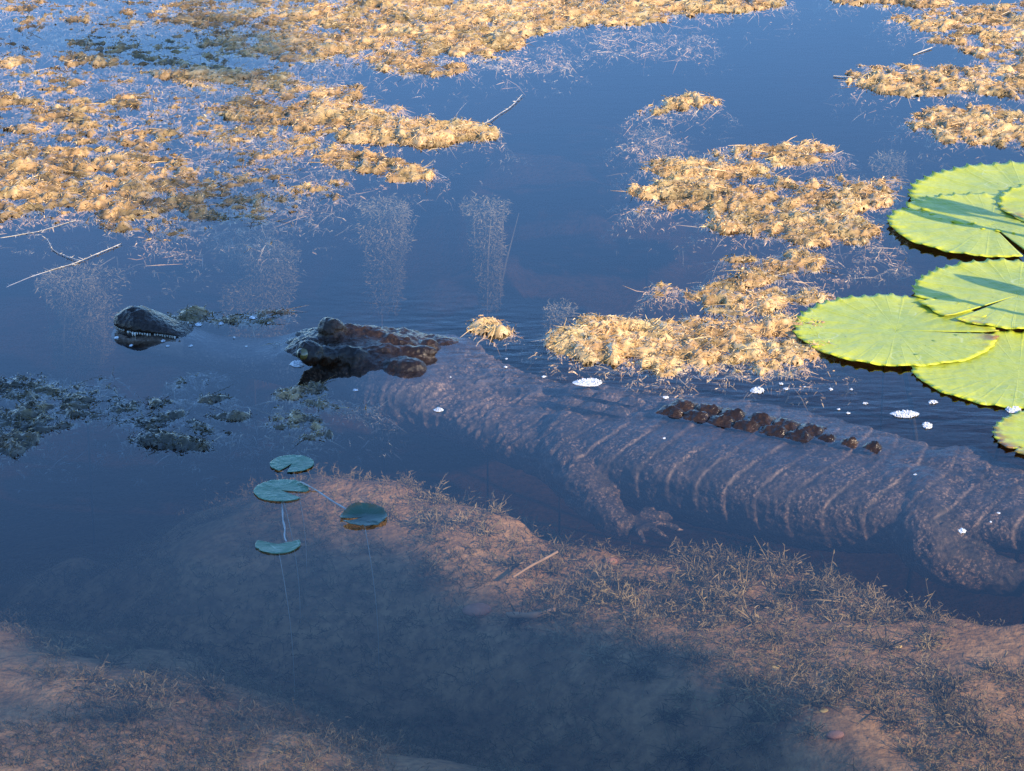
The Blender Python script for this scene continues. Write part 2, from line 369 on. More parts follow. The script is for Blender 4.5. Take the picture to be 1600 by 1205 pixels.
def croc_body():
    nth = 72; th = np.linspace(0, 2 * np.pi, nth, endpoint=False)
    pw = np.interp(S, [0, .1, .3, .5, .62, 3], [2.3, 2.5, 3.0, 2.7, 2.3, 2.3])[:, None]
    c, s = np.cos(th)[None], np.sin(th)[None]
    lat = np.sign(c) * np.abs(c) ** (2 / pw) * WD[:, None]
    zc = ZT * .66 + ZB * .34
    ver = np.sign(s) * np.abs(s) ** (2 / pw)
    z = np.where(ver > 0, zc[:, None] + ver * (ZT - zc)[:, None], zc[:, None] + ver * (zc - ZB)[:, None])
    v = np.stack([sx[:, None] + N[:, None, 0] * lat, sy[:, None] + N[:, None, 1] * lat, z], -1).reshape(-1, 3)
    n = len(S); f = [grid_faces(n, nth, True)]
    m = len(v); v = np.vstack([v, v[:nth].mean(0), v[-nth:].mean(0)]); k = np.arange(nth)
    f.append(np.stack([k * 0 + m, (k + 1) % nth, k], -1)); e = (n - 1) * nth
    f.append(np.stack([k * 0 + m + 1, e + k, e + (k + 1) % nth], -1))
    parts = [(v, f)]
    hd = T[40]
    E = lambda c, r, a=hd: parts.append(ellipsoid(c, r, a))
    # nostril dome
    E(at_s(.036, 0, .024), (.026, .022, .012)); E(at_s(.015, 0, .012), (.018, .03, .016)); E(at_s(.032, -.018, -.007), (.034, .030, .013))
    # eyes with their lids
    for px, py, z in ((486, 553, .022), (518, 516, .024)):
        E(P(px, py, z), (.021, .019, .021)); E(P(px + 22, py + 4, z - .010), (.026, .018, .014))
    # skull behind the near eye, jaw joint and bony table
    E(P(540, 561, .004), (.042, .020, .020)); E(P(632, 572, .002), (.036, .020, .015)); E(P(575, 524, .010), (.04, .016, .012))
    E(P(600, 545, .010), (.030, .015, .007)); E(P(622, 532, .010), (.026, .014, .010)); E(P(655, 548, .007), (.03, .013, .009)); E(P(672, 541, .002), (.016, .012, .010))
    # jowl
    E(at_s(.50, -.07, -.045), (.085, .052, .048)); E(at_s(.50, .07, -.045), (.085, .055, .05))
    # limbs: the near pair where the photograph shows them, the far pair mirrored across the spine
    def limb(pts, rad):
        pts = np.array(pts); t = np.linspace(0, 1, len(pts)); tt = np.linspace(0, 1, 40)
        path = np.stack([gsm(np.interp(tt, t, pts[:, k]), 3) for k in range(3)], -1); parts.append(tube(path, gsm(np.interp(tt, t, rad), 3), 20))
    def digits(tips, root, r):
        for q in tips:
            q = np.array(q); mid = (root * .45 + q * .55) + np.array([0, 0, .008])
            parts.append(tube([root, root * .7 + mid * .3, mid, mid * .5 + q * .5, q], [r, r, r * .85, r * .7, r * .35], 10))
    def mirror(p):
        p = np.array(p); i = np.argmin((sx - p[0]) ** 2 + (sy - p[1]) ** 2); l = (p[0] - sx[i]) * N[i, 0] + (p[1] - sy[i]) * N[i, 1]
        return np.array([p[0] - 2 * l * N[i, 0], p[1] - 2 * l * N[i, 1], p[2]])
    fl = [at_s(.80, -.05, -.07), P(878, 712, -.07), P(908, 752, -.08), P(938, 792, -.10), P(962, 818, -.11), P(986, 823, -.112)]
    fr = [.055, .046, .037, .030, .023, .018]
    ft = [P(1026, 799, -.108), P(1052, 808, -.112), P(1060, 826, -.116), P(1046, 842, -.12), P(1008, 850, -.122)]
    hl = [at_s(1.30, -.05, -.06), P(1455, 778, -.055), P(1440, 826, -.065), P(1462, 864, -.088), P(1520, 889, -.11), P(1600, 909, -.12)]
    hr = [.05, .051, .050, .043, .034, .020]
    ht = [P(1650, 885, -.12), P(1668, 908, -.123), P(1660, 926, -.126), P(1625, 934, -.126)]
    for mir in (False, True):
        g = mirror if mir else (lambda p: np.array(p))
        limb([g(p) for p in fl], fr); digits([g(p) for p in ft], g(fl[-1]), .0068)
        limb([g(p) for p in hl], hr); digits([g(p) for p in ht], g(hl[-1]), .014)
    CLAWS.extend([(q - (fl[-1] - q) * .02, q, .0032) for q in ft[:3]] + [(q, q, .005) for q in ht[:3]]); CLAWS[:] = [(q - (q - r0) / np.linalg.norm(q - r0) * .006, q + (q - r0) / np.linalg.norm(q - r0) * L + np.array([0, 0, -.002]), w) for (_, q, w), r0, L in zip(CLAWS, [fl[-1]] * 3 + [hl[-1]] * 3, [.007] * 3 + [.012] * 3)]
    v, f = merge(parts)
    tmp = mesh_np('tmp', v, f, None)
    md = tmp.modifiers.new('r', 'REMESH'); md.mode = 'VOXEL'; md.voxel_size = .0033
    sm = tmp.modifiers.new('s', 'SMOOTH'); sm.factor = .5; sm.iterations = 6
    dg = bpy.context.evaluated_depsgraph_get(); me = bpy.data.meshes.new_from_object(tmp.evaluated_get(dg))
    bpy.data.objects.remove(tmp)
    n = len(me.vertices); co = np.empty(n * 3, np.float32); no = np.empty(n * 3, np.float32)
    me.vertices.foreach_get('co', co); me.vertices.foreach_get('normal', no); co = co.reshape(-1, 3).astype(float); no = no.reshape(-1, 3).astype(float)
    # spine coordinates of every vertex
    si = np.empty(n, int); sub = np.arange(0, len(S), 2)
    for a in range(0, n, 20000):
        d = (co[a:a + 20000, 0:1] - sx[sub]) ** 2 + (co[a:a + 20000, 1:2] - sy[sub]) ** 2
        si[a:a + 20000] = sub[np.argmin(d, 1)]
    dx, dy = co[:, 0] - sx[si], co[:, 1] - sy[si]
    s = S[si] + dx * T[si, 0] + dy * T[si, 1]; lat = dx * N[si, 0] + dy * N[si, 1]
    zc = (ZT * .66 + ZB * .34)[si]
    top = smooth(-.3, .5, no[:, 2])
    on_limb = smooth(1.02, 1.12, np.abs(lat) / (WD[si] + 1e-6)) * smooth(.62, .7, s)
    body = smooth(.66, .78, s) * (1 - on_limb)
    # overlapping rows of back shields: each row rises towards its rear edge, then drops
    q = (s + .055 * (np.abs(lat) / .18) ** 2 + .004 * noise(co, 14, 3)) / .0475
    fr_ = q - np.floor(q); rowid = np.floor(q)
    latw = np.abs(lat) / (WD[si] + 1e-6)
    rows = fr_ ** 2.5 * (1 - smooth(.93, 1.0, fr_))
    upper = smooth(-.11, -.07, co[:, 2] - .02 * noise(co, 20, 5))
    dsp = body * upper * (.0026 * rows * (1 + .5 * noise(co, 22, 61)) - .0008)
    edge = body * upper * smooth(.91, .95, fr_) * (1 - smooth(.97, 1., fr_)) * sat(.25 + 1.5 * noise(co, 30, 6))
    col_ = (lat + .006 * noise(np.stack([rowid, lat * 0], -1), 3.3, 4)) / .042; fc = np.abs(col_ - np.floor(col_) - .5) * 2
    dsp += body * upper * .0022 * (1 - fc ** 3) * smooth(0, .3, fr_) * (1 - smooth(.85, 1, fr_)) * (.6 + .4 * noise(np.stack([rowid, np.floor(col_)], -1), 2.7, 62)) + body * .0018 * fbm(co, 95, 2, 63)
    row_shadow_joints = body * upper * sat((1 - smooth(.02, .22, fr_)) * .85 + smooth(.86, .98, fc) * .45)  # painted shadow under each row's edge, plus dark joints between scales
    # flank and belly: larger oblong scales in rows
    low = body * (1 - upper)
    b2 = (co[:, 2] + .3) / .03; bf = np.abs(b2 - np.floor(b2) - .5) * 2; br = q * 1.0 + .5 * (np.floor(b2) % 2); bb = np.abs(br - np.floor(br) - .5) * 2
    dsp += low * .0045 * (1 - np.maximum(bf, bb) ** 5)
    edge += low * smooth(.82, .97, np.maximum(bf, bb)) * .7
    # neck and jowl: wrinkled, finely pleated skin
    neck = smooth(.40, .5, s) * (1 - smooth(.70, .84, s)) * smooth(.004, -.015, co[:, 2])
    nk = np.stack([s * 1.0 + .22 * noise(co, 18, 8) * .1, lat * .35, co[:, 2] * .35], -1)
    wr = 1 - np.abs(noise(nk, 120, 11)); w2 = 1 - np.abs(noise(nk[:, [1, 0, 2]] * np.array([2.2, .9, 2.2]), 70, 12))
    dsp += neck * (.0045 * wr ** 2 + .003 * w2 ** 2 - .003)
    edge += neck * smooth(.86, .98, wr) * .7
    # folds in front of the shoulder and on limbs
    fold = smooth(.70, .78, s) * (1 - smooth(.86, .95, s)) * (1 - smooth(-.06, -.03, co[:, 2]))
    fw = 1 - np.abs(noise(np.stack([s * .4, lat * .4, co[:, 2]], -1), 75, 15))
    dsp += fold * .006 * (fw ** 2 - .5); edge += fold * smooth(.85, .97, fw) * .6
    dsp += on_limb * .0035 * fbm(co, 70, 2, 17)
    # skull: pitted bone
    skull = 1 - smooth(.48, .56, s); em = smooth(-.02, .0, co[:, 2])
    dsp += skull * em * (.0035 * fbm(co, 110, 2, 19) * smooth(.2, .3, s) + .003 * noise(co, 48, 23) * smooth(.25, .34, s) + .001 * noise(co, 60, 24))
    dsp += (1 - skull) * .0016 * fbm(co, 160, 2, 27)
    # mouth line along the snout, nostrils
    ml = .004 - .04 * np.maximum(0, s - .02); mouth = (1 - smooth(.30, .36, s)) * np.exp(-((co[:, 2] - ml) / .0035) ** 2) * (np.abs(no[:, 2]) < .8)
    dsp -= mouth * .007
    for l in (-.009, .009):
        c0 = at_s(.034, l, 0); dsp -= .006 * np.exp(-(((co[:, 0] - c0[0]) ** 2 + (co[:, 1] - c0[1]) ** 2) / .0045 ** 2)) * (no[:, 2] > .2)
    co2 = co + no * dsp[:, None]
    silt_unshaded = smooth(.004, -.022, co2[:, 2] + .006 * noise(co, 40, 31))  # darkened above the water for wetness and shade, paler with silt below
    jaw = (s < .12) & (co[:, 2] < ml - .002); silt_unshaded = np.where(jaw, 1., silt_unshaded); edge = np.where(jaw, 1.4, edge)
    me.vertices.foreach_set('co', (co2 - CROC0).astype(np.float32).ravel())
    for k, a in (('silt_unshaded', silt_unshaded), ('row_shadow_joints', row_shadow_joints), ('edge', np.clip(edge, 0, 1) * silt_unshaded)):
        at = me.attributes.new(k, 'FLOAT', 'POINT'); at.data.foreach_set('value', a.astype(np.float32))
    me.polygons.foreach_set('use_smooth', np.ones(len(me.polygons), bool)); me.update()
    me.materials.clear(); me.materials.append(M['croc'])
    return me
croc = tag(empty('crocodile', CROC0), 'large brown crocodile lying half submerged, head and back ridges above the water', 'crocodile')
bd = bpy.data.objects.new('body', croc_body()); COL.objects.link(bd); bd.parent = croc
# eyes
for px, py, z, dirv in ((480, 552, .024, (-.55, -.8, .2)), (516, 512, .027, (-.3, .9, .3))):
    c = P(px, py, z); d = np.array(dirv); d /= np.linalg.norm(d); c = c + d * .010; v, f = ellipsoid(c, (.0105, .0105, .0095), nu=14, nv=18)
    e = mesh_np('eye', v, f, M['eye'], croc, CROC0)
    d = np.array(dirv); d /= np.linalg.norm(d); v, f = ellipsoid(c + d * .0085, (.0025, .0035, .007), (d[0], d[1]), 10, 12)
    mesh_np('pupil', v, f, M['pupil'], e, CROC0)
# teeth of the upper jaw
def cone_mesh(name, base, tip, r, mat, parent):
    pts = np.array([base, base * .5 + tip * .5 + np.array([0, -.0006, 0]), tip]); v, f = tube(pts, [r, r * .75, r * .1], 7); return mesh_np(name, v, f, mat, parent, CROC0)
for side in (-1, 1):
    for k in range(26):
        s_ = .004 + .0044 * k + random.uniform(-.001, .001); i = int(round(s_ / DS)); w = WD[i] * 1.0
        b = at_s(s_, side * (w - .001), .0075 - .04 * max(0, s_ - .02)); L = random.uniform(.002, .0055) if k not in (8, 9) else .008
        cone_mesh('tooth', b, b + np.array([0, -.001, -L]), .0019, M['tooth'], croc)
for b_, t_, w_ in CLAWS: cone_mesh('claw', np.array(b_), np.array(t_), w_, M['claw'], croc)
# raised keels along the back
def scute_mesh(seed):
    nu, nv = 18, 14; u = np.linspace(-1, 1, nu); v = np.linspace(-1, 1, nv); U_, V_ = np.meshgrid(u, v, indexing='ij')
    x, y = U_, V_; fall = (1 - np.abs(x) ** 3.5) * (1 - np.abs(y) ** 3.5)
    z = fall * (.42 + .75 * np.maximum(0, 1 - np.abs(y + .12 * np.sin(x * 3 + seed)) / .6) * (.62 + .38 * x))
    p = np.stack([x, y, z], -1).reshape(-1, 3); p[:, 2] += (.16 * noise(p, 2.6, seed) + .07 * noise(p, 7, seed + 3)) * (p[:, 2] > .05); p[:, :2] *= 1 + .06 * noise(p, 3.1, seed + 9)[:, None]
    p[:, 2] -= .25
    return p, grid_faces(nu, nv)[:, ::-1]
def scute(px, py, lat, Ls, Ws, Hs, z0, seed):
    c = P(px, py, 0); i = np.argmin((sx - c[0]) ** 2 + (sy - c[1]) ** 2); c = np.array([sx[i] + N[i, 0] * lat, sy[i] + N[i, 1] * lat, z0])
    p, f = scute_mesh(seed); w = c + p[:, :1] * Ls * np.append(T[i], 0) + p[:, 1:2] * Ws * np.append(N[i], 0) + p[:, 2:] * np.array([0, 0, Hs])
    mesh_np('scute', w, f, M['croc'], croc, CROC0, attrs={'silt_unshaded': np.where(w[:, 2] > -.004, 0, .8), 'edge': np.zeros(len(w))})
for k, (px, py, h) in enumerate([(1054, 639, .016), (1093, 647, .017), (1130, 654, .018), (1173, 661, .018), (1213, 669, .017), (1254, 676, .015)]):
    scute(px, py, -.014, .0205, .018, h * .72, .002, k); scute(px + 6, py, .018, .020, .018, h * .66, .002, k + 20)
for k, (px, py, h) in enumerate([(1290, 685, .009), (1327, 693, .012), (1361, 699, .013)]): scute(px, py, .0, .015, .013, h, 0, k + 40)
for k, px in enumerate([900, 940, 978, 1016]):
    for l in (-.02, .026): scute(px, np.interp(px, [900, 1016], [605, 630]), l, .019, .014, .009, -.013, k + 50)
for k, px in enumerate([1400, 1440, 1482, 1525, 1570, 1620, 1670]):
    for l in (-.02, .022): scute(px, np.interp(px, [1400, 1480, 1700], [709, 732, 800]), l, .02, .012, .010, -.019, k + 60)

# ------------------------------------------------------------------ pond weed
def px_r(x, y, h): a, b = P(x, y - h), P(x, y + h); return abs(a[1] - b[1]) / 2
def weed_field(caps, X, Y, seed):
    """height above the water of a mat built from strokes (x0,y0,x1,y1,half height,level mm)"""
    p = np.stack([X, Y], -1); z = np.full(X.shape, -1.)
    wob = fbm(p, 9, 3, seed); wob2 = fbm(p, 30, 2, seed + 5)
    for x0, y0, x1, y1, h, lvl in caps:
        a, b = P(x0, y0)[:2], P(x1, y1)[:2]; r = px_r((x0 + x1) / 2, (y0 + y1) / 2, h)
        ab = b - a; t = sat(((p - a) @ ab) / (ab @ ab + 1e-9)); d = np.linalg.norm(p - (a + t[..., None] * ab), axis=-1)
        c = 1 - d / r + .38 * wob + .42 * wob2 * min(1, .06 / r)
        z = np.maximum(z, (lvl - 6.3) * .001 + .004 * sat(c * 1.5) + np.where(c < 0, c * max(r, .03) * 1.1, 0))
    return z
def relief(p, seed): return .0085 * fbm(p, 14, 2, seed + 1) + .007 * (1 - 2 * np.abs(noise(p, 32, seed + 2))) + .0045 * noise(p, 80, seed + 3) + .003 * (1 - 2 * np.abs(noise(p, 165, seed + 31)))
def weed_mat(name, label, caps, mat, seed, step=.0055, dens=.9, tone0=.5, amp=1.0, blade=(.003, .0075)):
    xs = [c for q in caps for c in (q[0], q[2])]; ys = [c for q in caps for c in (q[1], q[3])]; hm = max(q[4] for q in caps)
    y0, y1 = P(800, max(ys) + hm * 2.2)[1], P(800, max(min(ys) - hm * 2.2, -45))[1]
    xx = [P(x, y)[0] for x in (min(xs), max(xs)) for y in (min(ys), max(ys))]; pad = px_r(800, np.mean(ys), hm) * 1.6 + .03
    gx = np.arange(min(xx) - pad, max(xx) + pad, step); gy = np.arange(y0, y1, step)
    X, Y = np.meshgrid(gx, gy, indexing='ij'); p = np.stack([X, Y], -1)
    zb = weed_field(caps, X, Y, seed); z = zb + amp * relief(p, seed)
    jit = np.stack([noise(p, 150, seed + 6), noise(p, 150, seed + 7)], -1) * step * .5
    V = np.stack([X + jit[..., 0], Y + jit[..., 1], z], -1).reshape(-1, 3)
    f = grid_faces(len(gx), len(gy)); zf = V[f, 2].mean(1); f = np.concatenate([f[:, [0, 1, 2]], f[:, [0, 2, 3]]]); zf = np.tile(zf, 2)
    keep = rng.random(len(f)) < sat(1.0 + (zf + .0005) / .005)
    f = f[keep]
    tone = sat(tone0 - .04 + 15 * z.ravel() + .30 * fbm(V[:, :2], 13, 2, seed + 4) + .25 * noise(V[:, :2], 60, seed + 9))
    used = np.unique(f); rm = np.full(len(V), -1); rm[used] = np.arange(len(used)); f = rm[f]; v, t = V[used], tone[used]
    # sprigs: bunches of small leaves sticking out of the mass
    area = (zb > -.06).sum() * step * step; n = int(area * 20000 * dens)
    cand = np.flatnonzero((zb > -.06).ravel()); pick = rng.choice(cand, n); b0 = V[pick] + np.append(rng.uniform(-step, step, (n, 2)), np.zeros((n, 1)), 1)
    pr_ = np.where(b0[:, 2] > -.006, 1., np.exp((b0[:, 2] + .006) * 26) * .8 * (noise(b0, 40, seed + 12) > -.3)); b0 = b0[rng.random(n) < pr_]
    n = len(b0); k = 4; base = np.repeat(b0, k, 0) + rng.normal(scale=.003, size=(n * k, 3)) * np.array([1, 1, .4])
    d = rng.normal(size=(n * k, 3)) * np.array([1, 1, .35]) + np.array([0, 0, .12]); L = rng.uniform(*blade, n * k); W = rng.uniform(.001, .0022, n * k)
    bend = rng.normal(scale=.003, size=(n * k, 3)) + np.array([0, 0, -.003])
    lg = rng.random(n * k) < .05; L = np.where(lg, rng.uniform(.016, .040, n * k), L); W = np.where(lg, .0013, W); d[lg, 2] *= .3; bend[lg] *= 3
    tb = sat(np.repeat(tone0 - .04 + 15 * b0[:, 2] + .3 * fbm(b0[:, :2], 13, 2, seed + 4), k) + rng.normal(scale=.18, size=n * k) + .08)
    bv, bf, bt = blades(base, d, L, W, bend, tb)
    vv, ff = merge([(v, [f]), (bv, [bf])]); c = vv[:, :].mean(0); c[2] = 0
    o = mesh_np(name, vv, ff, mat, None, c, True, {'tone': np.concatenate([t, bt])})
    return tag(o, label, 'pond weed', kind='stuff')
NM = 'floating_weed_mat'
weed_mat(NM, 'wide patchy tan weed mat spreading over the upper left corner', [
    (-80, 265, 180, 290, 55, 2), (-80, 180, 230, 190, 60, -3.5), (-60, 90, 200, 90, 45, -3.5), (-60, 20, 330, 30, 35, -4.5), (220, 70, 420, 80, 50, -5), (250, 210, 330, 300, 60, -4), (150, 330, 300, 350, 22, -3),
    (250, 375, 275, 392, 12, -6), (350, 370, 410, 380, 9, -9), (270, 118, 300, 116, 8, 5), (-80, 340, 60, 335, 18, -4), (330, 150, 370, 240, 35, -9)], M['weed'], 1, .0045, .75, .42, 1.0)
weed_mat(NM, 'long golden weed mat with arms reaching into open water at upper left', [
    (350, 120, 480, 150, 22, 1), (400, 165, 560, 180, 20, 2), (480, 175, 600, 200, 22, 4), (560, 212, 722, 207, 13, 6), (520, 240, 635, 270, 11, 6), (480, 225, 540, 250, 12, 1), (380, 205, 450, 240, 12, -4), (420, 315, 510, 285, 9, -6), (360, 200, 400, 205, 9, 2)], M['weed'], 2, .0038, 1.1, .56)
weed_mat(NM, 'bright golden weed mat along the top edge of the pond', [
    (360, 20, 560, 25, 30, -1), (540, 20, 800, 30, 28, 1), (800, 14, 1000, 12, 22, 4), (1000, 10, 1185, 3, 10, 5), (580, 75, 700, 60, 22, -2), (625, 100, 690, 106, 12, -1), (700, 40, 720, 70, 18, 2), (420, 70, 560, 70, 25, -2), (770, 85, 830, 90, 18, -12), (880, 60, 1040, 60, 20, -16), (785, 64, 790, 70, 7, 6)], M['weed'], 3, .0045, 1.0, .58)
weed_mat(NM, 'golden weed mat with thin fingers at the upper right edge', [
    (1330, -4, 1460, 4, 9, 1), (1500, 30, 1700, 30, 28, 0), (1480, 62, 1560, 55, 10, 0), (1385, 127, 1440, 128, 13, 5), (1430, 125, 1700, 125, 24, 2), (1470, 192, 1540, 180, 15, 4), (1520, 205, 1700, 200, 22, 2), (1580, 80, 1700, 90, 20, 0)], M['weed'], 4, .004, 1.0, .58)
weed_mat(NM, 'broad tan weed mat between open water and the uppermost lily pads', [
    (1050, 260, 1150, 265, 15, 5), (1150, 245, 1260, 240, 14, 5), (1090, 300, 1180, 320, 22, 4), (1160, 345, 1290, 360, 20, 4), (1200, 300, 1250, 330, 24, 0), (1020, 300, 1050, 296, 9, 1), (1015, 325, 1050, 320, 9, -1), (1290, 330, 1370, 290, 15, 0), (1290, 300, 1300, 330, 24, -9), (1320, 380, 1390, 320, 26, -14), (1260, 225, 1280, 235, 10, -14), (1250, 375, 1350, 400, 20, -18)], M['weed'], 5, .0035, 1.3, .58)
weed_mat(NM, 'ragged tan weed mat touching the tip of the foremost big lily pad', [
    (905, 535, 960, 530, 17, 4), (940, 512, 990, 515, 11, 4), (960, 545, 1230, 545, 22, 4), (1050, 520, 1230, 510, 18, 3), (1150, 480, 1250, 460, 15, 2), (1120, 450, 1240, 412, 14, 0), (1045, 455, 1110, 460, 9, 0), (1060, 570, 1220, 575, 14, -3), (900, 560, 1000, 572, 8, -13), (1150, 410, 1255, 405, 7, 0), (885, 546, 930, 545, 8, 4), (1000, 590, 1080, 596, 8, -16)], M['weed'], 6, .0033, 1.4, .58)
weed_mat(NM, 'hook shaped weed mat with a golden crest in the open blue water', [(1062, 160, 1095, 158, 7, 7), (1020, 175, 1045, 165, 10, -5), (1012, 200, 1020, 230, 12, -14)], M['weed'], 7, .0035, 1.4, .6)
weed_mat(NM, 'small lone golden weed scrap behind the crocodile neck', [(756, 512, 778, 515, 6, 8)], M['weed'], 8, .004, 1.5, .6)
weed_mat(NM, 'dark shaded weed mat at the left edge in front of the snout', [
    (-60, 690, 20, 690, 15, 4), (0, 660, 170, 640, 20, 1), (-40, 600, 120, 610, 20, -5), (120, 625, 180, 640, 12, 0), (200, 660, 260, 650, 12, -2), (230, 685, 310, 695, 9, 0), (240, 630, 350, 625, 8, -4), (290, 600, 330, 580, 9, -6), (330, 650, 375, 652, 6, 0), (150, 590, 165, 585, 8, -7), (300, 660, 350, 680, 9, -7)], M['weed_shaded'], 9, .0035, 1.2, .45)
weed_mat(NM, 'small dark weed mat under the jowl of the crocodile', [(450, 615, 490, 608, 9, -3), (430, 645, 480, 650, 10, -5), (450, 662, 480, 665, 10, -1), (490, 635, 560, 636, 12, -6), (485, 684, 510, 680, 5, 0), (445, 675, 470, 690, 9, -8)], M['weed_shaded'], 10, .0033, 1.3, .62)
weed_mat(NM, 'thin weed strip trailing behind the snout of the crocodile', [(265, 497, 330, 494, 5, 3), (295, 493, 305, 492, 5, 9), (330, 500, 380, 500, 5, 0), (370, 494, 440, 489, 5, 1), (385, 503, 420, 502, 5, 0), (440, 536, 470, 533, 5, 1)], M['weed_shaded'], 12, .0035, 1.5, .7, .6)

# weed standing in the water below the surface: stem and foliage
def weed_column(label, px, py, r, depth, seed, lean=(0, 0), top=-.012, dens=1.0):
    c = P(px, py, top); b = np.array([c[0] + lean[0], c[1] + lean[1], top - depth]); loc = np.array([b[0], b[1], b[2]])
    root = tag(empty('submerged_weed', loc), label, 'water plant')
    zz = np.linspace(0, 1, 14)[:, None]; path = b + (c - b) * zz + .012 * np.stack([noise(zz * np.array([[1, 0, 0]]), 3, seed), noise(zz * np.array([[1, 0, 0]]), 3, seed + 1), zz[:, 0] * 0], -1)
    path = np.vstack([np.append(path[0, :2], float(bed_z(path[:1, 0], path[:1, 1])[0]) - .02), path]); v, f = tube(path, .002, 6)
    mesh_np('stem', v, f, M['stalk'], root, loc)
    n = int(12000 * dens * depth / .2 * r / .04); t = rng.random(n) ** .8; ang = rng.uniform(0, 2 * np.pi, n); rad = r * np.sqrt(rng.random(n)) * (.55 + .6 * t) * (1 + .5 * noise(np.stack([t * 9, ang * .6], -1), 1.3, seed))
    base = b + (c - b) * t[:, None] + np.stack([np.cos(ang) * rad, np.sin(ang) * rad, rng.normal(scale=.004, size=n)], -1); base[:, 2] = np.minimum(base[:, 2], -.004)
    d = np.stack([np.cos(ang), np.sin(ang), rng.normal(scale=.4, size=n)], -1) + rng.normal(scale=.6, size=(n, 3))
    v, f, tn = blades(base, d, rng.uniform(.003, .0075, n), rng.uniform(.0013, .0022, n), rng.normal(scale=.003, size=(n, 3)), sat(rng.normal(.15, .12, n)))
    ns_ = 10; an = rng.uniform(0, 2 * np.pi, ns_); rr_ = r * np.sqrt(rng.random(ns_)) * .8; sb = b + np.stack([np.cos(an) * rr_, np.sin(an) * rr_, np.zeros(ns_)], -1)
    v2, f2, t2 = blades(sb, np.tile(c - b, (ns_, 1)) + rng.normal(scale=.02, size=(ns_, 3)), np.full(ns_, depth * .93), np.full(ns_, .003), rng.normal(scale=.012, size=(ns_, 3)) * np.array([1, 1, 0]), np.full(ns_, .2)); v, f = merge([(v, [f]), (v2, [f2])]); tn = np.concatenate([tn, t2])
    mesh_np('foliage', v, f, M['sub'], root, loc, True, {'tone': tn})
weed_column('pale column of submerged weed below the tip of the golden arm', 598, 318, .042, .20, 1)
weed_column('narrower pale submerged weed column in the open blue water', 755, 318, .032, .19, 2, (.01, -.02))
weed_column('faint submerged weed tuft behind the back of the skull', 872, 478, .02, .08, 3, top=-.02, dens=.7)
weed_column('submerged weed column behind the broad mat near the uppermost pads', 1390, 245, .026, .12, 4, (0, 0), -.012)
weed_column('submerged weed column under the hook shaped mat', 1022, 205, .022, .12, 5, (-.01, 0), -.014)
weed_column('broad faint submerged weed cloud behind the snout', 395, 375, .06, .22, 6, (0, 0), -.03, .8)
weed_column('wispy submerged weed cloud by the crossed stems', 120, 425, .06, .18, 7, (0, 0), -.04, .6)

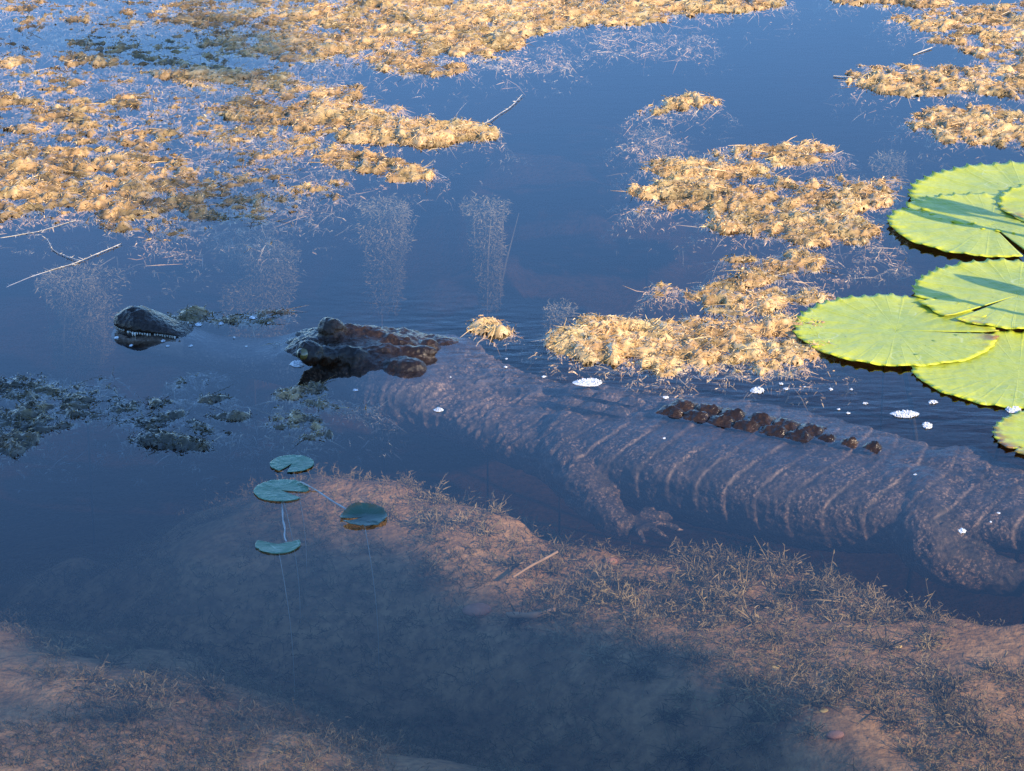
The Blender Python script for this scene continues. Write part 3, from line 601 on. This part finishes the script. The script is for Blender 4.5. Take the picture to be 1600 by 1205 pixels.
# weed growing on the bed: uncountable ground cover
def bed_weed():
    n = 4700; q = np.stack([rng.uniform(-60, 1700, n), rng.uniform(660, 1290, n)], -1)
    w = np.array([P(a, b, -.175) for a, b in q]); bz = bed_z(w[:, 0], w[:, 1])
    den = fbm(w[:, :2], 5.5, 3, 41) + .5 * noise(w[:, :2], 13, 44)
    bias = np.interp(q[:, 0], [0, 500, 900, 1300, 1600], [.05, .35, .28, .12, .0]) - np.interp(q[:, 1], [700, 950, 1200], [-.3, .0, .10])
    bias = bias + .3 * smooth(-.19, -.24, bz); ok = (bz > -.5) & (den + bias > -.02); w, bz = w[ok], bz[ok]; m = len(w)
    ns = 5; st = np.repeat(np.stack([w[:, 0], w[:, 1], bz], -1), ns, 0) + rng.normal(scale=.012, size=(m * ns, 3)) * np.array([1, 1, 0]); k = len(st)
    d = rng.normal(size=(k, 3)) * np.array([1, 1, .3]) + np.array([0, 0, .75]); d /= np.linalg.norm(d, axis=1)[:, None]
    L = rng.uniform(.010, .028, k); bend = rng.normal(scale=.010, size=(k, 3)) - np.array([0, 0, .012]); tone = sat(np.repeat(.42 + .3 * noise(w, 6, 50), ns) + rng.normal(scale=.12, size=k))
    out = [blades(st, d, L, np.full(k, .0011), bend, tone)]
    nl = 4
    for j in range(nl):
        t = (j + 1) / (nl + .5); c = st + d * (L * t)[:, None] + bend * t * t
        for _ in range(2):
            ld = rng.normal(size=(k, 3)) + d * .8; out.append(blades(c, ld, rng.uniform(.004, .008, k) * (1.2 - .5 * t), np.full(k, .0012), rng.normal(scale=.002, size=(k, 3)), sat(tone + .1)))
    # larger feathery tufts
    rg = [(1180, 880, 150, 45, 22), (1290, 930, 160, 60, 26), (1400, 960, 120, 40, 10), (1120, 960, 200, 60, 20), (900, 930, 140, 70, 18), (700, 800, 130, 60, 16), (1250, 1100, 240, 80, 24), (1480, 1110, 150, 80, 16), (300, 1080, 150, 60, 14), (560, 1120, 90, 40, 8), (80, 1000, 100, 50, 8), (1080, 1060, 160, 70, 14)]
    tc = np.array([P(a + b * rng.normal() * .5, c + d * rng.normal() * .5, -.16) for a, c, b, d, k_ in rg for _ in range(k_)]); tc[:, 2] = bed_z(tc[:, 0], tc[:, 1]); tc = tc[tc[:, 2] > -.3]
    st = np.repeat(tc, 34, 0); k = len(st); d = rng.normal(size=(k, 3)) * np.array([1, 1, .4]) + np.array([0, 0, .55]); d /= np.linalg.norm(d, axis=1)[:, None]
    L = rng.uniform(.016, .036, k); bend = rng.normal(scale=.014, size=(k, 3)) - np.array([0, 0, .012]); tone = sat(np.repeat(.45 + .25 * rng.normal(size=len(tc)), 34) + rng.normal(scale=.15, size=k))
    out.append(blades(st, d, L, np.full(k, .0016), bend, tone))
    for j in range(5):
        t = (j + 1.5) / 6; c = st + d * (L * t)[:, None] + bend * t * t; out.append(blades(c, rng.normal(size=(k, 3)) + d * .7, rng.uniform(.005, .010, k), np.full(k, .0016), rng.normal(scale=.002, size=(k, 3)), sat(tone + .15)))
    v, f = merge([(a, [b]) for a, b, _ in out]); c0 = v.mean(0)
    tag(mesh_np('bed_weed', v, f, M['sub'], None, c0, True, {'tone': np.concatenate([t for _, _, t in out])}), 'olive brown feathery weed covering the sandy pond bottom', 'water weed', kind='stuff')
bed_weed()

# ------------------------------------------------------------------ lily pads
def lily_pad(label, px, py, rad, notch, z0, mat, seed, group, teeth=46, tooth=.030, cup=.004, squash=1.0, turn=0, rot=None, tiltv=(0, 0), wav=.0007, name='lily_pad', slit=.05, fold=None, thick=.0016):
    c = P(px, py, z0); nr, nt = 18, 260
    a = np.linspace(0, 1, nt); th = R(notch) + slit + a * (2 * np.pi - 2 * slit)
    r = np.linspace(.0, 1, nr) ** .85; Rr, Th = np.meshgrid(r, th, indexing='ij')
    tt = (Th * teeth / (2 * np.pi)) % 1; spike = np.exp(-((tt - .5) / .14) ** 2)
    irr = 1 + .018 * noise(np.stack([np.cos(Th), np.sin(Th)], -1), 2.6, seed) + .014 * noise(np.stack([np.cos(Th), np.sin(Th)], -1), 9, seed + 1) - .10 * np.exp(-(((Th - R(notch) - 1.1 - seed * .9) % (2 * np.pi) - 1.0) / .05) ** 2) * (Rr > .85)
    edge = smooth(.90, 1, Rr); rho = Rr * irr * (1 + tooth * spike * edge)
    close = np.exp(-((1 - np.abs(2 * a - 1)) / .012))[None] * 0
    x, y = rho * np.cos(Th) * rad, rho * np.sin(Th) * rad * squash
    z = wav * noise(np.stack([x, y], -1) / rad, 2.1, seed + 2) * Rr + cup * Rr ** 4 * (1 + .9 * noise(np.stack([np.cos(Th), np.sin(Th)], -1), 4.5, seed + 4)) + tooth * rad * .6 * spike * edge - .0015 * np.exp(-(Rr / .08) ** 2)
    z += .0008 * (rad / .16) * np.cos(Th * 16 + .6 * noise(np.stack([x, y], -1), 9, seed)) * Rr ** 1.5
    if fold:                                              # a strip of the leaf turned up over the water
        ang, at0, up = fold; u = x * math.cos(R(ang)) + y * math.sin(R(ang)); over = np.maximum(0, u - at0 * rad)
        x, y = x - np.cos(R(ang)) * over * (1 - math.cos(R(up))), y - np.sin(R(ang)) * over * (1 - math.cos(R(up))); z = z + over * math.sin(R(up))
    z = z + x * tiltv[0] + y * tiltv[1]
    ct, st = math.cos(R(turn)), math.sin(R(turn)); X, Y = x * ct - y * st, x * st + y * ct
    V = np.stack([c[0] + X, c[1] + Y, z0 + z], -1).reshape(-1, 3)
    V[:, 2] = np.maximum(V[:, 2], .0009)
    loc = np.array([c[0], c[1], 0]); root = tag(empty(name, loc), label, 'lily pad', group)
    rt = np.zeros_like(Rr)
    if rot: rt = smooth(.72, .98, Rr) * np.exp(-(((Th - R(rot[0]) + np.pi) % (2 * np.pi) - np.pi) / R(rot[1])) ** 2)
    o = mesh_np('blade', V, grid_faces(nr, nt), mat, root, loc, True, {'pr': Rr.ravel(), 'pt': Th.ravel(), 'rot': rt.ravel()})
    sd = o.modifiers.new('thickness', 'SOLIDIFY'); sd.thickness = thick; sd.offset = -1
    zb = float(bed_z(np.array([c[0] + .05]), np.array([c[1]]))[0]); q = np.linspace(0, 1, 10)[:, None]
    path = np.array([c[0], c[1], z0 - .003]) * (1 - q) + np.array([c[0] + rad * .5, c[1] + rad * (2.0 if rad > .1 else .6), max(zb, -.9) - .01]) * q + np.array([rad * .2, 0, 0]) * np.sin(q * np.pi)
    v, f = tube(path, .004 if rad > .1 else .0005, 8); mesh_np('stalk', v, f, M['stalk'] if rad > .1 else M['pale_stem'], root, loc)
    return root
GP = 'big lily pads at the right edge'
lily_pad('rearmost yellow green lily pad, topmost at the right edge', 1606, 312, .205, 60, .0015, M['pad'], 1, GP, cup=.002)
lily_pad('lily pad with dark bud shadows and a slit, overlapping the rearmost pad', 1548, 352, .172, 283, .0038, M['pad'], 2, GP, 40, cup=.0008)
lily_pad('raised small lily pad lobe lying over the pad with the dark shadows', 1678, 322, .13, 100, .008, M['pad'], 3, GP, 30, cup=.002, tiltv=(.02, .02), rot=(215, 25))
lily_pad('lily pad crossed by a thin stem shadow, edge curling over the foremost pad', 1590, 462, .165, 222, .0055, M['pad'], 4, GP, 42, cup=.002, rot=(232, 12))
lily_pad('foremost oval lily pad reaching farthest left, lit bright green', 1400, 517, .158, -6, .003, M['pad'], 5, GP, 44, cup=.0006, slit=.03, rot=(-12, 14))
lily_pad('lily pad tucked under the foremost oval pad at the right edge', 1592, 578, .160, 30, .0008, M['pad'], 6, GP, 44, cup=.0004)
lily_pad('lowest lily pad at the right edge with brown decayed rim', 1668, 682, .105, 90, .001, M['pad'], 7, GP, 34, cup=.0005, rot=(195, 55))
GS = 'small young lily pads in the shade'
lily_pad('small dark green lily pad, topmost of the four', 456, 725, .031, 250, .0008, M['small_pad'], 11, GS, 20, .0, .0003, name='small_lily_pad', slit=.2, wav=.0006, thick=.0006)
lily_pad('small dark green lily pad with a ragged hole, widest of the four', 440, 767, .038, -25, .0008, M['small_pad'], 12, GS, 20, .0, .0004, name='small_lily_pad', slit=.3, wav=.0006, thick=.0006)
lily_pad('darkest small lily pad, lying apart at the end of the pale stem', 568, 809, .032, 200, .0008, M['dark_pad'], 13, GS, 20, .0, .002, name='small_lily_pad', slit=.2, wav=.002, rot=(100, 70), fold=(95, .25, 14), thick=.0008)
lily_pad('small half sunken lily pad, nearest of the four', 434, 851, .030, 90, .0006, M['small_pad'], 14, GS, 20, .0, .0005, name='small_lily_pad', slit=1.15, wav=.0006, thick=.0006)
def stem(label, pts, r, mat, cat='stem', name='floating_stem', knots=0):
    pts = np.array([P(*p) for p in pts]); t = np.linspace(0, 1, len(pts)); tt = np.linspace(0, 1, 30)
    path = np.stack([gsm(np.interp(tt, t, pts[:, k]), 2) for k in range(3)], -1); path[:, :2] += .002 * np.stack([noise(path * 1, 30, 3), noise(path, 30, 4)], -1)
    rad = np.full(30, r) * (1 + .4 * noise(path, 70, 6)); parts = [tube(path, rad, 6)]
    if knots:
        n = knots; i = rng.integers(0, 30, n); bv, bf, _ = blades(path[i], rng.normal(size=(n, 3)) * np.array([1, 1, .3]), rng.uniform(.003, .008, n), np.full(n, .0011), rng.normal(scale=.002, size=(n, 3)), np.zeros(n)); parts.append((bv, [bf]))
    v, f = merge(parts); tag(mesh_np(name, v, f, mat, None, path[0]), label, cat)
stem('pale thin stem running from the widest small pad to the darkest one', [(470, 753, .004), (490, 764, .003), (520, 783, -.01), (560, 806, -.012)], .0010, M['pale_stem'])
stem('pale submerged stem hanging between the widest and the nearest small pad', [(441, 782, -.008), (443, 810, -.012), (447, 846, -.006)], .0012, M['pale_stem'])
stem('long pale knotted stem floating at left, crossing another', [(15, 446, -.004), (70, 425, 0), (125, 408, .002), (190, 380, .002)], .0005, M['pale_stem'], knots=40)
stem('short pale stem meeting the long knotted stem at left', [(72, 372, .0), (85, 394, .001), (124, 407, .003)], .0005, M['pale_stem'], knots=22)
stem('pale stem along the lower edge of the wide patchy mat', [(0, 372, 0), (60, 362, .001), (120, 344, 0)], .0005, M['pale_stem'], knots=20)
stem('thin curved weed stem rising off the tip of the golden arm', [(748, 197, .004), (770, 186, .003), (800, 165, .002), (816, 148, .004)], .0006, M['pale_stem'], knots=24)
stem('thin weed stem trailing below the golden arm', [(640, 258, .0), (668, 263, .001), (697, 278, -.004)], .0006, M['pale_stem'], knots=14)
stem('bare straw pointing out of the upper right mat', [(1302, 119, .002), (1335, 121, .003)], .0010, M['pale_stem'])
stem('bare straw slanting below the upper right mat', [(1428, 86, .001), (1455, 74, .003)], .0010, M['pale_stem'])
stem('pale submerged straw lying on the bed beyond the sandy patch', [(800, 902, -.15), (840, 880, -.14), (872, 862, -.13)], .0018, M['stick'], name='submerged_stick', cat='stick')
stem('pale submerged straw lying on the bed at lower left', [(60, 1092, -.16), (130, 1082, -.155), (195, 1070, -.16)], .003, M['stick'], name='submerged_stick', cat='stick')
stem('brown submerged twig beside the flat red stone', [(790, 960, -.165), (830, 962, -.16), (870, 952, -.165)], .004, M['stick'], name='submerged_stick', cat='stick')
def stone(label, px, py, r, seed, mat, name='submerged_stone', cat='stone', z=-.17, flat=.35):
    c = P(px, py, z); c[2] = float(bed_z(c[:1], c[1:2])[0]) + r * flat * .6; v, f = ellipsoid(c, (r, r * .8, r * flat), (1, .3), 14, 18)
    v = v + (v - c) * (.22 * noise(v, .7 / r, seed))[:, None]; tag(mesh_np(name, v, f, mat, None, c), label, cat)
stone('flat reddish stone on the bed beside the brown twig', 742, 948, .020, 1, M['stone'])
stone('small orange stone on the bed at the lower edge', 1302, 1176, .012, 2, M['stone'])
stone('pale submerged lump of sand near the straw', 955, 890, .010, 3, M['stone'])
stone('bright yellow fallen leaf lying on the bed at lower right', 1286, 1138, .007, 4, M['yellow'], 'fallen_leaf', 'leaf', flat=.2)
stone('pale yellow fallen leaf on the sandy bed patch', 1402, 1034, .006, 5, M['yellow'], 'fallen_leaf', 'leaf', flat=.2)
stone('small yellow fallen leaf below the thigh among bed weed', 1212, 1062, .006, 6, M['yellow'], 'fallen_leaf', 'leaf', flat=.2)

# ------------------------------------------------------------------ foam
def foam(label, px, py, w, h, seed, group=None):
    c = P(px, py, 0); rx = w / 2 / 1050; ry = max(px_r(px, py, h / 2), .003); n = max(16, int(rx * ry * 2.2e6 * .25)); n = min(n, 160) // 2 + 4; parts = []
    nu, nv = 7, 20; r = np.linspace(0, 1, nu); th = np.linspace(0, 2 * np.pi, nv, endpoint=False); A, B = np.meshgrid(r, th, indexing='ij')
    k = 1 + .3 * noise(np.stack([np.cos(B), np.sin(B)], -1), 2.0, seed); x, y = c[0] + A * k * np.cos(B) * rx, c[1] + A * k * np.sin(B) * ry
    z = min(.0028, rx * .3) * (1 - A ** 4) + .001 * noise(np.stack([x, y], -1), 260, seed) * (A < .95) + .0004
    parts.append((np.stack([x, y, z], -1).reshape(-1, 3), [grid_faces(nu, nv, True)]))
    for _ in range(n):
        a = random.uniform(0, 2 * math.pi); q = math.sqrt(random.random()) * .95; rr = random.uniform(.4, 1) * min(.0017, rx * .22)
        parts.append(ellipsoid((c[0] + rx * q * math.cos(a), c[1] + ry * q * math.sin(a), min(.0028, rx * .3) * (1 - q ** 4) + .0003), (rr, rr, rr), nu=5, nv=7))
    v, f = merge(parts); tag(mesh_np('foam_patch', v, f, M['foam'], None, c), label, 'foam', group)
foam('long white foam patch on the water behind the shoulder', 920, 598, 44, 11, 1)
foam('largest white foam patch, on the water below the lily pads', 1414, 648, 42, 11, 2)
foam('small white foam patch beside the largest foam patch', 1449, 666, 16, 9, 3)
foam('oval white foam patch behind the first back ridges', 1184, 611, 21, 9, 4)
foam('white foam patch touching the near eye of the crocodile', 465, 569, 24, 9, 5)
foam('white foam blot on the water above the bright thigh edge', 1503, 830, 11, 8, 6)
foam('white foam patch floating above the crocodile jowl', 685, 641, 13, 6, 7)
foam('dark edged foam patch between the two lowest lily pads', 1583, 641, 26, 10, 8)
foam('small white foam patch just under the big pad edge', 1458, 629, 13, 5, 9)
FL = [(791, 561, 8, 4), (790, 574, 10, 4), (850, 589, 12, 4), (1220, 600, 12, 5), (1228, 608, 14, 6), (1298, 609, 12, 5), (1258, 605, 8, 3), (1330, 609, 10, 4), (1352, 631, 16, 4), (1325, 646, 12, 4), (1310, 640, 10, 3), (1040, 622, 18, 4), (555, 610, 14, 5), (298, 541, 12, 4), (262, 541, 10, 4), (366, 528, 8, 3), (385, 542, 8, 3), (704, 590, 5, 3), (1430, 742, 8, 4), (1560, 802, 8, 4), (1548, 816, 5, 4), (420, 505, 12, 4), (345, 506, 18, 6), (310, 508, 22, 6), (395, 497, 24, 5), (205, 540, 10, 5), (182, 528, 12, 6), (255, 533, 14, 5), (1038, 685, 8, 3), (930, 561, 7, 3)]
for k, (a, b, w, h) in enumerate(FL):
    where = 'beside the crocodile snout' if a < 450 else 'over the crocodile neck and shoulder' if a < 1045 else 'between the back ridges and the lily pads' if b < 660 else 'over the crocodile hip and tail'
    foam('tiny white foam fleck floating ' + where, a, b, w * .55, h * .65, 30 + k, 'foam flecks ' + where)

# ------------------------------------------------------------------ flower buds right of the frame whose shadows lie on the pads
def bud(label, shadow_px, shadow_py, height, zpad=.012):
    tip = P(shadow_px, shadow_py, zpad) + TO_SUN * (height / TO_SUN[2]); foot = np.array([tip[0] + .05, tip[1] + .02, -.5]); loc = np.array([foot[0], foot[1], 0])
    root = tag(empty('water_lily_bud', loc), label, 'flower bud'); q = np.linspace(0, 1, 14)[:, None]
    v, f = tube(foot * (1 - q) + tip * q + np.array([.03, 0, 0]) * np.sin(q * np.pi), .005, 8); mesh_np('stalk', v, f, M['stalk'], root, loc)
    t = np.linspace(0, 1, 12); v, f = tube(tip + np.outer(t - .4, [0, 0, .075]), .019 * np.sin(np.pi * (t * .93 + .05)) ** .7 + .001, 14); mesh_np('sepal', v, f, M['bud'], root, loc)
bud('closed green bud on a tall stalk beside the rearmost pads', 1490, 340, .20); bud('closed green bud on a stalk beside the uppermost pads', 1520, 322, .24)
bud('closed green bud leaning beside the slit pad', 1478, 322, .30); bud('closed green bud on a stalk beside the middle pads', 1455, 455, .22); bud('short closed bud beside the middle pads', 1580, 447, .12)

# ------------------------------------------------------------------ trees on the bank behind the camera, shading part of the pond
def shade_tree(label, patches, dist, seed, side):
    """patches: (x, y, half w px, half h px, z, leaves) areas of water that its boughs shade"""
    r_ = np.random.default_rng(seed); cl = []; leaves = []
    for (px, py, hw, hh, z, n) in patches:
        a = r_.uniform(0, 2 * np.pi, n); q = np.sqrt(r_.random(n)); pts = np.array([P(px + hw * math.cos(i) * j, py + hh * math.sin(i) * j, z) for i, j in zip(a, q)])
        t = dist + r_.normal(scale=.35, size=n); pts = pts + TO_SUN * t[:, None]; leaves.append(pts); cl.append(pts.mean(0))
    pts = np.vstack(leaves); cen = np.mean(cl, 0); fx, fy = cen[0] + side[0], cen[1] + side[1]
    foot = np.array([fx, fy, float(bed_z(np.array([fx]), np.array([fy]))[0]) - .05]); loc = foot.copy()
    root = tag(empty('bank_tree', loc), label, 'tree'); fork = np.array([fx - .1, fy + .1, cen[2] + .9])
    q = np.linspace(0, 1, 10)[:, None]; v, f = tube(foot * (1 - q) + fork * q + np.array([.1, .05, 0]) * np.sin(q * 5), np.linspace(.19, .10, 10), 12); mesh_np('trunk', v, f, M['bark'], root, loc)
    for c in cl:
        mid = fork * .5 + c * .5 + np.array([0, 0, .35]); path = np.array([fork, fork * .5 + mid * .5 + np.array([0, 0, .1]), mid, mid * .4 + c * .6, c]); v, f = tube(path, [.06, .045, .032, .02, .008], 8); mesh_np('limb', v, f, M['bark'], root, loc)
    n = len(pts); d = r_.normal(size=(n, 3)) + np.array([0, 0, -.4]); v, f, _ = blades(pts, d, r_.uniform(.07, .12, n), r_.uniform(.03, .05, n), r_.normal(scale=.02, size=(n, 3)), np.zeros(n)); mesh_np('crown', v, f, M['leaf'], root, loc)
shade_tree('leafy tree on the bank shading the head of the crocodile', [(250, 500, 230, 45, .02, 260), (90, 620, 240, 60, 0, 260), (350, 640, 200, 50, 0, 160), (470, 548, 80, 30, .02, 90), (470, 740, 160, 60, 0, 120)], 10.5, 3, (-2.2, -2.7))
shade_tree('leafy tree on the bank shading the water nearest the camera', [(40, 800, 300, 75, -.1, 330), (420, 930, 260, 70, -.17, 260), (740, 1050, 240, 75, -.17, 260), (930, 1170, 200, 70, -.17, 230), (330, 1010, 200, 40, -.17, 140), (1020, 1120, 120, 70, -.15, 150), (880, 1230, 260, 50, -.15, 200), (170, 905, 200, 45, -.15, 200)], 9.0, 5, (-1.6, -2.2))
shade_tree('leafy tree farther along the bank shading the upper left weed', [(300, 70, 130, 45, 0, 90), (370, 340, 90, 40, 0, 50), (130, 60, 160, 30, 0, 50)], 13, 8, (2.6, 3.1))
